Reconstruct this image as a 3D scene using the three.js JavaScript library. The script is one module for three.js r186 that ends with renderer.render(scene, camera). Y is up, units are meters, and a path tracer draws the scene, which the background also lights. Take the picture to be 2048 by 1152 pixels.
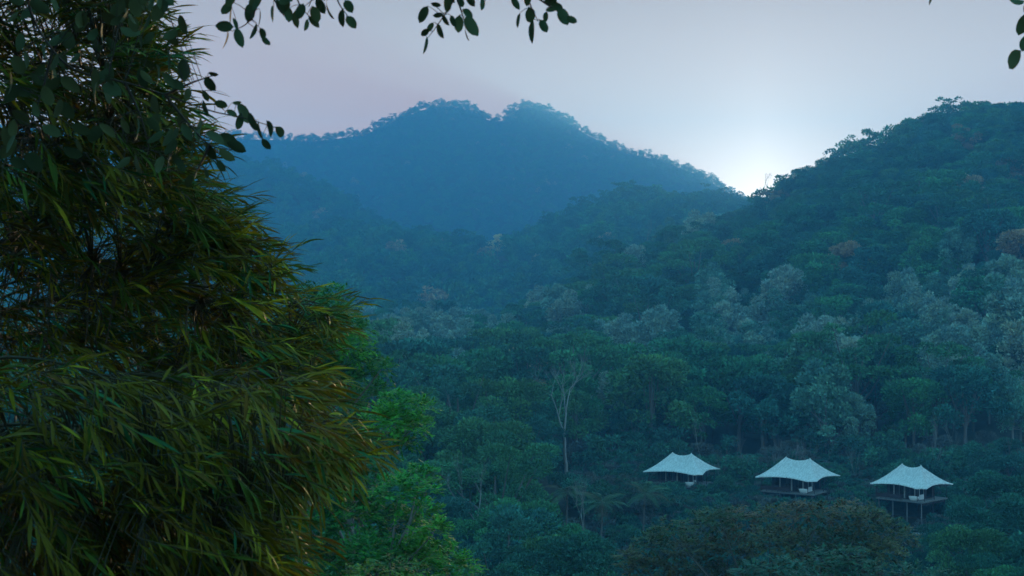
import * as THREE from 'three';
import { mergeGeometries } from 'three/addons/utils/BufferGeometryUtils.js';
import { createNoise2D, createNoise3D } from 'simplex-noise';

// ---------------------------------------------------------------- camera, sky, sun, exposure
const scene = new THREE.Scene();
const EYE = new THREE.Vector3(0, 40, 0);
const FOCAL = 2800, PITCH = Math.atan(44 / FOCAL);           // in pixels of the 2048 x 1152 photograph
const camera = new THREE.PerspectiveCamera(2 * Math.atan(576 / FOCAL) * 180 / Math.PI, 2048 / 1152, 0.1, 12000);
camera.position.copy(EYE);
camera.rotation.x = PITCH;
camera.focus = 120;
camera.userData.fStop = 8;

const V = (x = 0, y = 0, z = 0) => new THREE.Vector3(x, y, z);
// the point that the photograph shows at (px, py), d metres away
const at = (px, py, d) => V((px - 1024) / FOCAL * d, (576 - py) / FOCAL * d, -d).applyAxisAngle(V(1, 0, 0), PITCH).add(EYE);
// the pixel of a point
const pixel = (p) => {
  const q = p.clone().sub(EYE).applyAxisAngle(V(1, 0, 0), -PITCH);
  return [1024 - q.x / q.z * FOCAL, 576 + q.y / q.z * FOCAL, -q.z];
};

const SUN = at(1524, 384, 1000).sub(EYE).normalize();
const smooth = (a, b, x) => { const t = Math.min(1, Math.max(0, (x - a) / (b - a))); return t * t * (3 - 2 * t); };
{
  // dusk sky: pale warm grey low down round the hidden sun, teal blue overhead and away from it
  const W = 1024, H = 512, data = new Float32Array(W * H * 4);
  const low = [0.33, 0.225, 0.18], lowAway = [0.21, 0.3, 0.34], mid = [0.08, 0.04, 0.026], midAway = [0.09, 0.175, 0.21], high = [0.035, 0.145, 0.2];
  for (let j = 0; j < H; j++) for (let i = 0; i < W; i++) {
    const up = ((j + 0.5) / H - 0.5) * Math.PI, az = ((i + 0.5) / W - 0.5) * 2 * Math.PI;
    const d = V(Math.cos(az) * Math.cos(up), Math.sin(up), Math.sin(az) * Math.cos(up));
    const el = Math.max(0, up * 180 / Math.PI), a = Math.acos(Math.min(1, d.dot(SUN))) * 180 / Math.PI;
    const away = smooth(18, 75, a), e1 = smooth(2, 17, el), e2 = smooth(12, 60, el);
    // the afterglow lies along the horizon below the sun
    const side = Math.abs(Math.atan2(d.x, -d.z) - Math.atan2(SUN.x, -SUN.z)) * 180 / Math.PI, glow = 0.8 * Math.exp(-((side / 3.6) ** 1.3)) * Math.exp(-((el / 5.5) ** 2)) + 0.06 * Math.exp(-((a / 9) ** 2));
    for (let c = 0; c < 3; c++) {
      const l = low[c] + (lowAway[c] - low[c]) * away, m = mid[c] + (midAway[c] - mid[c]) * away;
      const lm = l + (m - l) * e1;
      data[(j * W + i) * 4 + c] = 0.72 * (lm + (high[c] - lm) * e2 + glow * [1.0, 0.97, 0.88][c]);
    }
    data[(j * W + i) * 4 + 3] = 1;
  }
  const sky = new THREE.DataTexture(data, W, H, THREE.RGBAFormat, THREE.FloatType);
  sky.mapping = THREE.EquirectangularReflectionMapping;
  sky.magFilter = THREE.LinearFilter;
  sky.needsUpdate = true;
  scene.background = sky;
  scene.environment = sky;
}
const sun = new THREE.DirectionalLight(new THREE.Color().setRGB(1, 0.64, 0.33), 3.2);
sun.name = 'sun';
sun.position.copy(SUN).multiplyScalar(3000).add(EYE);
sun.target.position.copy(EYE);
sun.castShadow = true;
sun.shadow.radius = 4;
Object.assign(sun.shadow.camera, { left: -1500, right: 1500, top: 900, bottom: -300, near: 1, far: 6000 });
scene.add(sun, sun.target);
scene.fog = new THREE.FogExp2(new THREE.Color().setRGB(0.15, 0.52, 0.95), 0.00052);

const renderer = new THREE.WebGLRenderer();
renderer.toneMapping = THREE.LinearToneMapping;
renderer.toneMappingExposure = 8.4;
renderer.shadowMap.enabled = true;

// ---------------------------------------------------------------- helpers
function rng(seed) {
  let s = seed >>> 0;
  const r = () => { s = (s + 0x6d2b79f5) | 0; let t = Math.imul(s ^ (s >>> 15), 1 | s); t = (t + Math.imul(t ^ (t >>> 7), 61 | t)) ^ t; return ((t ^ (t >>> 14)) >>> 0) / 4294967296; };
  r.in = (a, b) => a + (b - a) * r();
  r.pick = (list) => list[Math.floor(r() * list.length)];
  r.dir = () => { const z = r() * 2 - 1, a = r() * 2 * Math.PI, k = Math.sqrt(1 - z * z); return V(k * Math.cos(a), z, k * Math.sin(a)); };
  return r;
}
const noise2 = createNoise2D(rng(11)), noise3 = createNoise3D(rng(12));
const lerp = THREE.MathUtils.lerp;
const taken = new Map();
function numbered(name) {
  const n = taken.get(name) ?? 0;
  taken.set(name, n + 1);
  return n ? name + '_' + String(n).padStart(3, '0') : name;
}
function tag(o, label, category, group, kind) {
  if (label) o.userData.label = label;
  if (category) o.userData.category = category;
  if (group) o.userData.group = group;
  if (kind) o.userData.kind = kind;
  return o;
}
function thing(name, label, category, p = V(), turn = 0, group) {
  const o = new THREE.Group();
  o.name = numbered(name);
  o.position.copy(p);
  o.rotation.y = turn;
  scene.add(o);
  return tag(o, label, category, group);
}
function part(name, geometry, material, parent) {
  const m = new THREE.Mesh(geometry, material);
  m.name = parent === scene ? numbered(name) : name;
  m.castShadow = m.receiveShadow = true;
  parent.add(m);
  return m;
}
const rgb = (r, g, b) => new THREE.Color().setRGB(r, g, b);
const mat = (c, roughness = 0.8, more = {}) => new THREE.MeshStandardMaterial({ color: rgb(...c), roughness, ...more });
const leafy = (c, roughness = 0.6, transmission = 0.35, more = {}) => new THREE.MeshPhysicalMaterial({ color: rgb(...c), roughness, transmission, thickness: 0, specularIntensity: 0.25, side: THREE.DoubleSide, ...more });
// a value-noise texture round one, for stains and grain
function grain(size, seed, layers, contrast, tint = [1, 1, 1]) {
  const n3 = createNoise3D(rng(seed)), data = new Uint8Array(size * size * 4);
  for (let y = 0; y < size; y++) for (let x = 0; x < size; x++) {
    const a = x / size * 2 * Math.PI, b = y / size * 2 * Math.PI;
    let v = 0, w = 0;
    for (const [fx, fy, k] of layers) { v += k * n3(Math.cos(a) * fx + 7 * fy, Math.sin(a) * fx + Math.cos(b) * fy, Math.sin(b) * fy); w += k; }
    v = 1 - contrast * (0.5 + 0.5 * v / w);
    for (let c = 0; c < 3; c++) data[(y * size + x) * 4 + c] = 255 * Math.pow(Math.max(0, v), tint[c]);
    data[(y * size + x) * 4 + 3] = 255;
  }
  const t = new THREE.DataTexture(data, size, size);
  t.wrapS = t.wrapT = THREE.RepeatWrapping;
  t.magFilter = THREE.LinearFilter;
  t.colorSpace = THREE.SRGBColorSpace;
  t.needsUpdate = true;
  return t;
}
// collects triangles
class Soup {
  constructor() { this.p = []; this.c = []; this.i = []; }
  vert(x, y, z, c) { this.p.push(x, y, z); if (c) this.c.push(c[0], c[1], c[2]); return this.p.length / 3 - 1; }
  tri(a, b, c) { this.i.push(a, b, c); }
  build() {
    const g = new THREE.BufferGeometry();
    g.setAttribute('position', new THREE.Float32BufferAttribute(this.p, 3));
    if (this.c.length) g.setAttribute('color', new THREE.Float32BufferAttribute(this.c, 3));
    g.setIndex(this.i);
    g.computeVertexNormals();
    return g;
  }
  // a tapered round limb through points with radii
  limb(points, radii, sides = 6, c) {
    const n = points.length, side = V(), up = V(), t = V();
    let last = null;
    for (let k = 0; k < n; k++) {
      t.copy(points[Math.min(n - 1, k + 1)]).sub(points[Math.max(0, k - 1)]).normalize();
      if (k === 0) side.set(Math.abs(t.y) > 0.9 ? 1 : 0, Math.abs(t.y) > 0.9 ? 0 : 1, 0);
      side.addScaledVector(t, -side.dot(t)).normalize();
      up.crossVectors(t, side);
      const ring = [];
      for (let s = 0; s < sides; s++) {
        const a = s / sides * 2 * Math.PI, q = points[k].clone().addScaledVector(side, Math.cos(a) * radii[k]).addScaledVector(up, Math.sin(a) * radii[k]);
        ring.push(this.vert(q.x, q.y, q.z, c));
      }
      if (last) for (let s = 0; s < sides; s++) {
        const u = (s + 1) % sides;
        this.tri(last[s], last[u], ring[u]);
        this.tri(last[s], ring[u], ring[s]);
      }
      last = ring;
    }
    const e = points[n - 1], tip = this.vert(e.x, e.y, e.z, c);
    for (let s = 0; s < sides; s++) this.tri(last[s], last[(s + 1) % sides], tip);
    return this;
  }
  // a small pointed leaf or leaf cluster: two triangles folded along the midrib
  leaf(p, along, across, length, width, c, fold = 0.25) {
    const n = V().crossVectors(along, across);
    const a = this.vert(p.x, p.y, p.z, c), m = p.clone().addScaledVector(along, length * 0.45);
    const l = m.clone().addScaledVector(across, width / 2).addScaledVector(n, width * fold), r = m.clone().addScaledVector(across, -width / 2).addScaledVector(n, width * fold);
    const li = this.vert(l.x, l.y, l.z, c), ri = this.vert(r.x, r.y, r.z, c), t = p.clone().addScaledVector(along, length), ti = this.vert(t.x, t.y, t.z, c);
    this.tri(a, ti, li);
    this.tri(a, ri, ti);
  }
}
const across = (d, r) => { const s = r.dir(); s.addScaledVector(d, -s.dot(d)); return s.lengthSq() < 1e-6 ? V(1, 0, 0) : s.normalize(); };
const box = (w, h, d, x = 0, y = 0, z = 0) => new THREE.BoxGeometry(w, h, d).translate(x, y, z);
const joined = (list) => mergeGeometries(list.map((g) => { g = g.index ? g.toNonIndexed() : g; for (const k of Object.keys(g.attributes)) if (!['position', 'normal', 'uv'].includes(k)) g.deleteAttribute(k); return g; }));
// ---------------------------------------------------------------- the ground: ridges, valleys, the slope the camera stands on
const crest = (list, cover) => list.map(([px, py, d, slope]) => { const p = at(px, py, d); p.y -= cover; return { p, slope }; });
const RIDGES = [
  // the far mountain with its two humps
  crest([[-900, 330, 2700, 0.4], [-200, 275, 2650, 0.4], [300, 268, 2600, 0.4], [520, 270, 2600, 0.42], [640, 269, 2600, 0.42], [725, 266, 2600, 0.42], [765, 240, 2600, 0.42], [830, 212, 2600, 0.42], [890, 203, 2600, 0.42], [945, 210, 2600, 0.42], [970, 229, 2600, 0.42],
    [1005, 233, 2600, 0.42], [1030, 208, 2600, 0.42], [1055, 204, 2600, 0.42], [1090, 215, 2590, 0.42], [1130, 234, 2580, 0.42], [1180, 266, 2560, 0.42], [1230, 286, 2560, 0.4], [1300, 303, 2540, 0.4], [1370, 325, 2520, 0.4], [1420, 348, 2500, 0.4], [1470, 380, 2500, 0.4], [1510, 410, 2500, 0.4], [1600, 470, 2500, 0.4], [2300, 520, 2500, 0.3]], 11),
  // the left ridge in front of it
  crest([[-400, 230, 2150, 0.4], [200, 262, 2000, 0.4], [420, 296, 1850, 0.42], [520, 322, 1760, 0.42], [570, 344, 1700, 0.42], [630, 370, 1640, 0.42], [690, 404, 1580, 0.4], [745, 436, 1540, 0.4], [800, 462, 1500, 0.35], [860, 488, 1460, 0.3]], 10),
  // the blue hill in the middle
  crest([[-300, 440, 1400, 0.22], [300, 452, 1350, 0.22], [560, 466, 1320, 0.2], [700, 466, 1300, 0.19], [820, 468, 1290, 0.19], [910, 480, 1270, 0.18], [1000, 494, 1250, 0.18], [1060, 472, 1230, 0.19], [1120, 448, 1230, 0.2], [1180, 420, 1240, 0.2], [1230, 400, 1250, 0.21], [1290, 389, 1280, 0.22], [1350, 390, 1300, 0.22], [1410, 392, 1330, 0.22],
    [1460, 398, 1360, 0.22], [1540, 412, 1400, 0.22], [1700, 430, 1450, 0.22]], 10),
  // the hill on the right, running down to the left behind the tents
  crest([[2700, 150, 980, 0.27], [2250, 178, 900, 0.27], [2048, 228, 860, 0.25], [1985, 225, 850, 0.25], [1900, 242, 840, 0.25], [1830, 264, 830, 0.25], [1770, 290, 820, 0.24], [1720, 320, 810, 0.23], [1660, 342, 800, 0.22], [1600, 380, 790, 0.2], [1550, 413, 780, 0.19], [1500, 438, 770, 0.17], [1420, 456, 755, 0.16], [1340, 492, 735, 0.14], [1250, 528, 710, 0.13],
    [1180, 558, 690, 0.12], [1100, 602, 660, 0.11], [1040, 640, 620, 0.1], [960, 676, 560, 0.1], [860, 696, 500, 0.1], [740, 708, 460, 0.1], [560, 714, 430, 0.1], [200, 700, 420, 0.1], [-300, 700, 420, 0.1]], 11),
];
const NEAR = [[-220, 60], [-60, 12], [-12, 1.5], [0, -1.7], [3, -2.3], [6, -3.6], [12, -6.6], [25, -12], [40, -16.5], [65, -23], [90, -27.5], [130, -34], [165, -38], [190, -37.5], [206, -35], [218, -32.6], [230, -31], [262, -28.5], [420, -27], [560, -24], [760, -22], [1000, -14], [1600, 0], [4000, 40]];  // behind the look-out the unseen slope rises and cuts off low sky light
function nearHeight(d) {
  for (let k = 1; k < NEAR.length; k++) if (d < NEAR[k][0] || k === NEAR.length - 1) {
    const [a, ya] = NEAR[k - 1], [b, yb] = NEAR[k], t = Math.min(1, Math.max(0, (d - a) / (b - a)));
    return EYE.y + lerp(ya, yb, t * t * (3 - 2 * t) * 0.35 + t * 0.65);
  }
}
// each ridge falls away from its crest on both sides, along the bearing from the look-out
function ridgeHeight(ridge, x, z) {
  const bearing = x / Math.max(60, -z), n = ridge.length, at_ = (k) => ridge[k].p.x / -ridge[k].p.z, up = at_(0) < at_(n - 1);
  let k = 1;
  while (k < n - 1 && (up ? at_(k) < bearing : at_(k) > bearing)) k++;
  const A = ridge[k - 1], B = ridge[k], t = Math.min(1, Math.max(0, (bearing - at_(k - 1)) / (at_(k) - at_(k - 1))));
  const r = -z + lerp(A.p.z, B.p.z, t), s = lerp(A.slope, B.slope, t) * (r > 0 ? 1.5 : 1), R = r > 0 ? 15 : 25;
  return lerp(A.p.y, B.p.y, t) - (Math.sqrt(r * r + R * R) - R) * s;
}
function groundAt(x, z) {
  const d = -z;
  let h = nearHeight(d);
  const e = smooth(230, 420, d), big = noise2(x / 170, z / 170) * 9 + noise2(x / 70 + 9, z / 70) * 3.5;
  for (const ridge of RIDGES) {
    const r = ridgeHeight(ridge, x, z), k = 14;
    h = Math.max(h, r) + Math.max(0, k - Math.abs(h - r)) ** 2 / (4 * k);
  }
  const dip = at(1830, 900, 213);                                 // the hollow under the last tent
  h -= 3.6 * Math.exp(-(((x - dip.x) / 8) ** 2 + ((z - dip.z) / 9) ** 2));
  return h + big * e * 0.55 + noise2(x / 23, z / 23) * 0.8 * smooth(20, 120, d) + noise2(x / 3, z / 3) * 0.08;
}
{
  const rows = [], cols = 220;
  for (let d = -220; d < 2800;) { rows.push(d); d += d < -20 ? 10 : d < 40 ? 2 : d < 1000 ? 7 : 22; }
  const p = [], uv = [], idx = [];
  rows.forEach((d, j) => {
    const half = 140 + 0.62 * Math.max(0, d);
    for (let i = 0; i <= cols; i++) {
      const x = (i / cols * 2 - 1) * half, z = -d;
      p.push(x, groundAt(x, z), z);
      uv.push(x / 9, z / 9);
      if (j && i) { const a = j * (cols + 1) + i, b = a - cols - 1; idx.push(b - 1, b, a, b - 1, a, a - 1); }
    }
  });
  const g = new THREE.BufferGeometry();
  g.setAttribute('position', new THREE.Float32BufferAttribute(p, 3));
  g.setAttribute('uv', new THREE.Float32BufferAttribute(uv, 2));
  g.setIndex(idx);
  g.computeVertexNormals();
  const litter = mat([0.055, 0.06, 0.035], 0.95, { map: grain(256, 5, [[1, 1, 1], [3, 3, 0.8], [9, 9, 0.6]], 0.75, [1, 1.05, 1.3]) });
  tag(part('ground', g, litter, scene), 'forest floor of the slope, valley and hills', 'ground', null, 'structure');
}
// whether the eye sees the point over the ground and the crowns on it
function seen(p, cover = 8) {
  const d = p.clone().sub(EYE), n = 40;
  for (let k = 4; k < n; k++) {
    const t = k / n, z = EYE.z + d.z * t, x = EYE.x + d.x * t;
    if (-z > 225 && t < 0.965 && groundAt(x, z) + cover > EYE.y + d.y * t) return false;
  }
  return true;
}
// ---------------------------------------------------------------- forest trees
// a crown of leaf clusters gathered in lobes; tone varies from lobe to lobe and from leaf to leaf
function crownGeometry(seed, o) {
  const r = rng(seed), s = new Soup(), lobes = [];
  for (let k = 0; k < o.lobes; k++) {
    const a = k * 2.39996 + r.in(-0.5, 0.5), v = Math.pow(r(), 0.8), prof = o.profile(v), R = o.radius * prof * (r() < 0.72 ? r.in(0.72, 1) : r.in(0.15, 0.7));
    lobes.push({ p: V(Math.cos(a) * R, o.base + (o.height - o.base) * v, Math.sin(a) * R), r: o.lobe * r.in(0.65, 1.25), tone: Math.exp(r.in(-0.3, 0.3)), hue: r.in(-1, 1) });
  }
  const total = lobes.reduce((n, l) => n + l.r * l.r, 0);
  for (const l of lobes) {
    const n = Math.round(o.leaves * l.r * l.r / total);
    for (let k = 0; k < n; k++) {
      const d = r.dir();
      if (d.y < -0.35 && r() < 0.7) d.y *= -1;
      const q = l.p.clone().addScaledVector(V(d.x, d.y * (o.flat ?? 0.75), d.z), l.r * Math.pow(r(), 0.28));
      const along = r.dir().multiplyScalar(0.75).add(d).add(V(0, o.lift ?? 0.15, 0)).normalize();
      const t = l.tone * Math.exp(r.in(-0.28, 0.28)), h = l.hue * 0.12 + r.in(-0.08, 0.08);
      const size = o.leaf * r.in(0.65, 1.35);
      s.leaf(q.addScaledVector(along, -size * 0.4), along, across(along, r), size, size * (o.aspect ?? 0.55), [t * (1 + h), t, t * (1 - h)]);
    }
  }
  return { geometry: s.build(), lobes };
}
function trunkGeometry(seed, o, lobes) {
  const r = rng(seed), s = new Soup(), top = o.base + (o.height - o.base) * 0.55, lean = V(r.in(-0.6, 0.6), 0, r.in(-0.6, 0.6));
  const stem = [0, 0.35, 0.7, 1].map((t) => V(lean.x * t * t + r.in(-0.08, 0.08), -1.2 + (top + 1.2) * t, lean.z * t * t));
  s.limb(stem, [0.3, 0.24, 0.18, 0.07].map((x) => x * o.radius / 5), 6);
  for (const l of lobes.filter((_, k) => k % Math.ceil(lobes.length / 9) === 0)) {
    const a = stem[2].clone().lerp(stem[1], r() * 0.7), m = a.clone().lerp(l.p, 0.55).add(V(0, -0.4, 0));
    s.limb([a, m, l.p], [0.12, 0.08, 0.03].map((x) => x * o.radius / 5), 5);
  }
  return s.build();
}
const dome = (v) => Math.sqrt(Math.max(0, 1 - (Math.max(0, v - 0.25) / 0.8) ** 2)) * (0.62 + 0.38 * smooth(0, 0.3, v));
const column = (v) => 0.75 * Math.sqrt(Math.max(0.02, 1 - (Math.max(0, v - 0.35) / 0.72) ** 2));
const umbrella = (v) => 0.45 + 0.6 * smooth(0, 0.6, v) - 0.35 * smooth(0.75, 1, v);
const SPECIES = {
  broadleaf: { lobes: 30, radius: 5.6, base: 3.6, height: 12.4, lobe: 1.75, leaves: 5200, leaf: 0.5, profile: dome, flat: 0.7 },
  pale: { lobes: 38, radius: 4.8, base: 3.6, height: 14.2, lobe: 1.4, leaves: 5000, leaf: 0.5, profile: column, flat: 0.95, aspect: 0.62, lift: 0.4 },
  tall: { lobes: 22, radius: 6.2, base: 7.5, height: 16, lobe: 1.7, leaves: 4400, leaf: 0.48, profile: umbrella, flat: 0.5 },
  shrub: { lobes: 14, radius: 2.6, base: 0.4, height: 4.2, lobe: 1.05, leaves: 1300, leaf: 0.42, profile: dome, flat: 0.8 },
};
const bark = mat([0.12, 0.11, 0.1], 0.9), paleBark = mat([0.2, 0.195, 0.185], 0.85);
const TINTS = {
  broadleaf: [[0.02, 0.115, 0.07], [0.024, 0.15, 0.075], [0.04, 0.19, 0.07], [0.02, 0.125, 0.095], [0.055, 0.17, 0.06]],
  pale: [[0.16, 0.28, 0.22], [0.2, 0.31, 0.25], [0.12, 0.24, 0.18], [0.22, 0.31, 0.24], [0.08, 0.22, 0.16]],
  tall: [[0.024, 0.13, 0.07], [0.04, 0.17, 0.07], [0.028, 0.14, 0.09]],
  shrub: [[0.02, 0.1, 0.07], [0.03, 0.125, 0.07], [0.08, 0.09, 0.08]],
  tan: [[0.3, 0.21, 0.11], [0.27, 0.205, 0.12]],
};
const KINDS = {};
for (const [k, o] of Object.entries(SPECIES)) {
  KINDS[k] = [1, 2, 3].map((n) => {
    const near = crownGeometry(n * 31 + k.length * 7, o);
    const fine = crownGeometry(n * 31 + k.length * 7, { ...o, leaves: o.leaves * 2.4, leaf: o.leaf * 0.62 });
    const far = crownGeometry(n * 57 + k.length, { ...o, lobes: Math.round(o.lobes * 0.6), lobe: o.lobe * 1.25, leaves: 620, leaf: o.leaf * 2.1 });
    return { crown: near.geometry, trunk: trunkGeometry(n * 13, o, near.lobes), far: far.geometry, fine: fine.geometry };
  });
}
const tintMaterials = Object.fromEntries(Object.entries(TINTS).map(([k, list]) => [k, list.map((c) => mat(c, 0.95, { vertexColors: true, side: THREE.DoubleSide }))]));
const plainLeaf = mat([1, 1, 1], 0.95, { vertexColors: true, side: THREE.DoubleSide });

const inside = (poly, x, y) => {
  let c = false;
  for (let i = 0, j = poly.length - 1; i < poly.length; j = i++) {
    const [xi, yi] = poly[i], [xj, yj] = poly[j];
    if ((yi > y) !== (yj > y) && x < (xj - xi) * (y - yi) / (yj - yi) + xi) c = !c;
  }
  return c;
};
// where the pale trees stand, as the photograph shows it
const PALE = [
  { poly: [[2300, 470], [1990, 500], [1900, 545], [1790, 600], [1650, 670], [1610, 760], [1640, 840], [1800, 800], [2000, 800], [2300, 790]], share: 0.85, where: 'right flank above the last tent' },
  { poly: [[1640, 590], [1560, 588], [1470, 615], [1370, 660], [1250, 712], [1200, 760], [1230, 800], [1350, 770], [1480, 760], [1600, 700]], share: 0.72, where: 'middle spur above the tents' },
  { poly: [[600, 670], [740, 672], [860, 655], [960, 650], [1010, 690], [950, 760], [760, 770], [600, 780]], share: 0.72, where: 'low shoulder beside the green feathery trees' },
  { poly: [[1080, 640], [1180, 620], [1190, 700], [1090, 720]], share: 0.7, where: 'hollow left of the middle spur' },
  { poly: [[1000, 600], [1180, 545], [1380, 490], [1500, 440], [1500, 470], [1380, 520], [1180, 580], [1010, 640]], share: 0.4, where: 'crest of the near hill' },
];
const TENTS = [
  { px: 1364, eave: 940, d: 236, L: 9.6, W: 9.4, ridge: 3.3, rise: 2.85, turn: -0.45 },
  { px: 1596, eave: 952, d: 228, L: 9.7, W: 9.65, ridge: 4.2, rise: 2.95, turn: -0.62 },
  { px: 1823, eave: 967, d: 222, L: 8.8, W: 8.5, ridge: 3.3, rise: 2.95, turn: -0.8 },
];
const clearings = TENTS.map((t) => ({ p: at(t.px, t.eave, t.d), r: 7.4 }));
const spots = [];
{
  const r = rng(77);
  for (let d = 128; d < 2760;) {
    const step = d < 262 ? 7.4 : d < 700 ? 8.8 : d < 1000 ? 9 : d < 1700 ? 10 : 12, half = d * 0.47 + 20;
    for (let x = -half; x < half; x += step) {
      const X = x + r.in(-0.45, 0.45) * step, Z = -(d + r.in(-0.45, 0.45) * step), y = groundAt(X, Z), p = V(X, y, Z);
      const u = r(), v = r(), w = r(), q = r();
      if (clearings.some((c) => Math.hypot(c.p.x - X, c.p.z - Z) < c.r)) continue;
      const [px, py] = pixel(p.clone().add(V(0, 9, 0)));
      if (d > 1150 && d < 1262 && Math.abs(px - 995) < 16) continue;
      if (px < -260 || px > 2310 || py > 1500) continue;
      if (!seen(p.clone().add(V(0, 12, 0)), d > 700 ? 6 : 7)) continue;
      const zone = PALE.find((z) => d < 800 && inside(z.poly, px + 60 * noise2(X / 19, Z / 19), py + 40 * noise2(X / 23, Z / 23 + 5)) && u < z.share);
      const front = d < 262;                                        // keep the view of the tents open
      let kind = zone ? 'pale' : u < (d > 700 ? 0.04 : 0.15) ? 'tall' : 'broadleaf', scale = 0.68 + 0.9 * Math.pow(r(), 1.8);
      if (d < 196 && px > 1290 && px < 1880 && py < 1010) continue;
      if (front && px > 1190 && (d > 190 || px < 1900)) { kind = 'shrub'; scale *= d < 226 ? 0.7 : 0.95; }
      else if (d > 190 && d < 262 && px > 1060 && px < 1190) { kind = 'shrub'; }
      else if (d < 196) { scale *= 0.8; if (py < 935) continue; }
      if (kind === 'shrub' && TENTS.some((t, k) => d < t.d + 3 && Math.abs(px - t.px) < 120 && Math.hypot(clearings[k].p.x - X, clearings[k].p.z - Z) < 15)) scale *= 0.62;
      if (!front && d < 1000 && noise2(X / 45, Z / 45) > 0.25) scale *= 1.18;
      if (d > 2000) scale *= 0.85;
      spots.push({ p, d, px, py, kind, zone: zone?.where, scale, turn: w * 6.28, variant: Math.floor(v * 3), tint: q });
    }
    d += step;
  }
}
const tan = (s) => s.kind !== 'shrub' && s.tint > 0.988;          // a dry tree here and there
const place = (s, y = 1) => new THREE.Matrix4().compose(s.p, new THREE.Quaternion().setFromAxisAngle(V(0, 1, 0), s.turn), V(s.scale, s.scale * y, s.scale));
const named = { broadleaf: ['broadleaf_tree', 'broadleaf tree'], pale: ['pale_tree', 'pale tree'], tall: ['canopy_tree', 'canopy tree'], shrub: ['shrub', 'shrub'] };
const describe = (s) => {
  if (s.kind === 'shrub') return (s.tint > 0.66 ? 'brownish' : s.scale > 0.7 ? 'large leafy' : 'small leafy') + ' shrub growing ' + (s.px < 1260 ? 'under the pale leafless tree' : (s.d > 226 ? 'behind' : 'below') + (s.px < 1470 ? ' the leftmost tent' : s.px < 1715 ? ' the middle tent' : s.px < 1910 ? ' the rightmost tent' : ' the boardwalk at the right edge'));
  const size = s.scale > 1.15 ? 'big ' : s.scale > 0.85 ? '' : 'small ', high = s.py > 850 ? 'at the foot of' : s.py > 720 ? 'low on' : s.py > 600 ? 'halfway up' : 'high on';
  if (s.kind === 'pale') return `${size}pale grey-green tree standing ${s.py > 690 ? 'low' : 'high'} on the ${s.zone}`;
  const where = s.px < 1000 ? 'the forest beside the feathery trees' : s.px < 1290 ? 'the forest behind the pale leafless tree' : s.px < 1500 ? 'the slope above the leftmost tent' : s.px < 1720 ? 'the slope above the middle tent' : s.px < 1900 ? 'the slope above the rightmost tent' : 'the slope at the right edge';
  return size + (s.kind === 'tall' ? 'flat-topped dark green tree ' : 'round dark green tree ') + high + ' ' + where;
};
const rest = { near: [], far: [] };
for (const kind of Object.keys(SPECIES)) {
  const mine = spots.filter((s) => s.kind === kind).sort((a, b) => a.d - b.d), own = [];
  for (const s of mine) {
    if (own.length < 290 && s.px > 560 && s.px < 2070 && s.py < 1165 && s.d < 620) own.push(s);
    else (s.d < 750 ? rest.near : rest.far).push(s);
  }
  for (const s of own) {
    const label = describe(s), g = thing(named[kind][0], label, named[kind][1], s.p, s.turn, label.replace(/ (growing|standing) /, ' ').replace(/tree/, 'trees').replace(/shrub/, 'shrubs'));
    g.scale.setScalar(s.scale);
    const list = tan(s) ? tintMaterials.tan : tintMaterials[kind], v = KINDS[kind][s.variant];
    part('crown', s.d < 235 ? v.fine : v.crown, list[Math.floor(s.tint * 97) % list.length], g);
    part('trunk', v.trunk, kind === 'pale' ? paleBark : bark, g);
  }
}
// trees past that number, and the woods too far off to count
function woods(name, label, list, lod) {
  const o = new THREE.Group();
  o.name = numbered(name);
  tag(o, label, 'forest', null, 'stuff');
  scene.add(o);
  for (const kind of Object.keys(SPECIES)) for (let v = 0; v < 3; v++) {
    const mine = list.filter((s) => s.kind === kind && s.variant === v);
    if (!mine.length) continue;
    const m = new THREE.InstancedMesh(KINDS[kind][v][lod], plainLeaf, mine.length);
    m.name = 'foliage';
    m.userData.kind = 'stuff';
    m.castShadow = m.receiveShadow = true;
    mine.forEach((s, k) => {
      const t = tan(s) ? TINTS.tan : TINTS[kind];
      m.setMatrixAt(k, place(s));
      m.setColorAt(k, rgb(...t[Math.floor(s.tint * 97) % t.length]));
    });
    o.add(m);
  }
}
{ // unseen trees behind and beside the look-out, placed to darken the left foreground
  const r = rng(78);
  for (let k = 0; k < 240; k++) {
    const x = r.in(-130, 12), d = r.in(-170, 60), p = V(x, groundAt(x, -d), -d);
    if (d > -14 && Math.abs(x) < 26 + Math.max(0, d) * 0.5) continue;
    rest.near.push({ p, d, px: 0, py: 0, kind: r() < 0.7 ? 'broadleaf' : 'tall', scale: r.in(0.8, 1.2), turn: r() * 6.28, variant: Math.floor(r() * 3), tint: r() });
  }
}
const zoneOf = (s) => s.d > 2050 || (s.d > 1750 && s.px > 850) ? 'mountain' : s.d > 1400 && s.px < 900 ? 'ridge' : 'middle';
woods('hillside_forest', 'dense green forest covering the near hill above the tents, plus unseen shade trees behind view', rest.near, 'crown');
woods('valley_forest', 'blue hazy forest filling the valley and middle hill', rest.far.filter((s) => zoneOf(s) === 'middle'), 'far');
woods('ridge_forest', 'hazy forest on the spur at left below the far mountain', rest.far.filter((s) => zoneOf(s) === 'ridge'), 'far');
woods('mountain_forest', 'grey hazy forest on the two-humped far mountain', rest.far.filter((s) => zoneOf(s) === 'mountain'), 'far');
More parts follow.
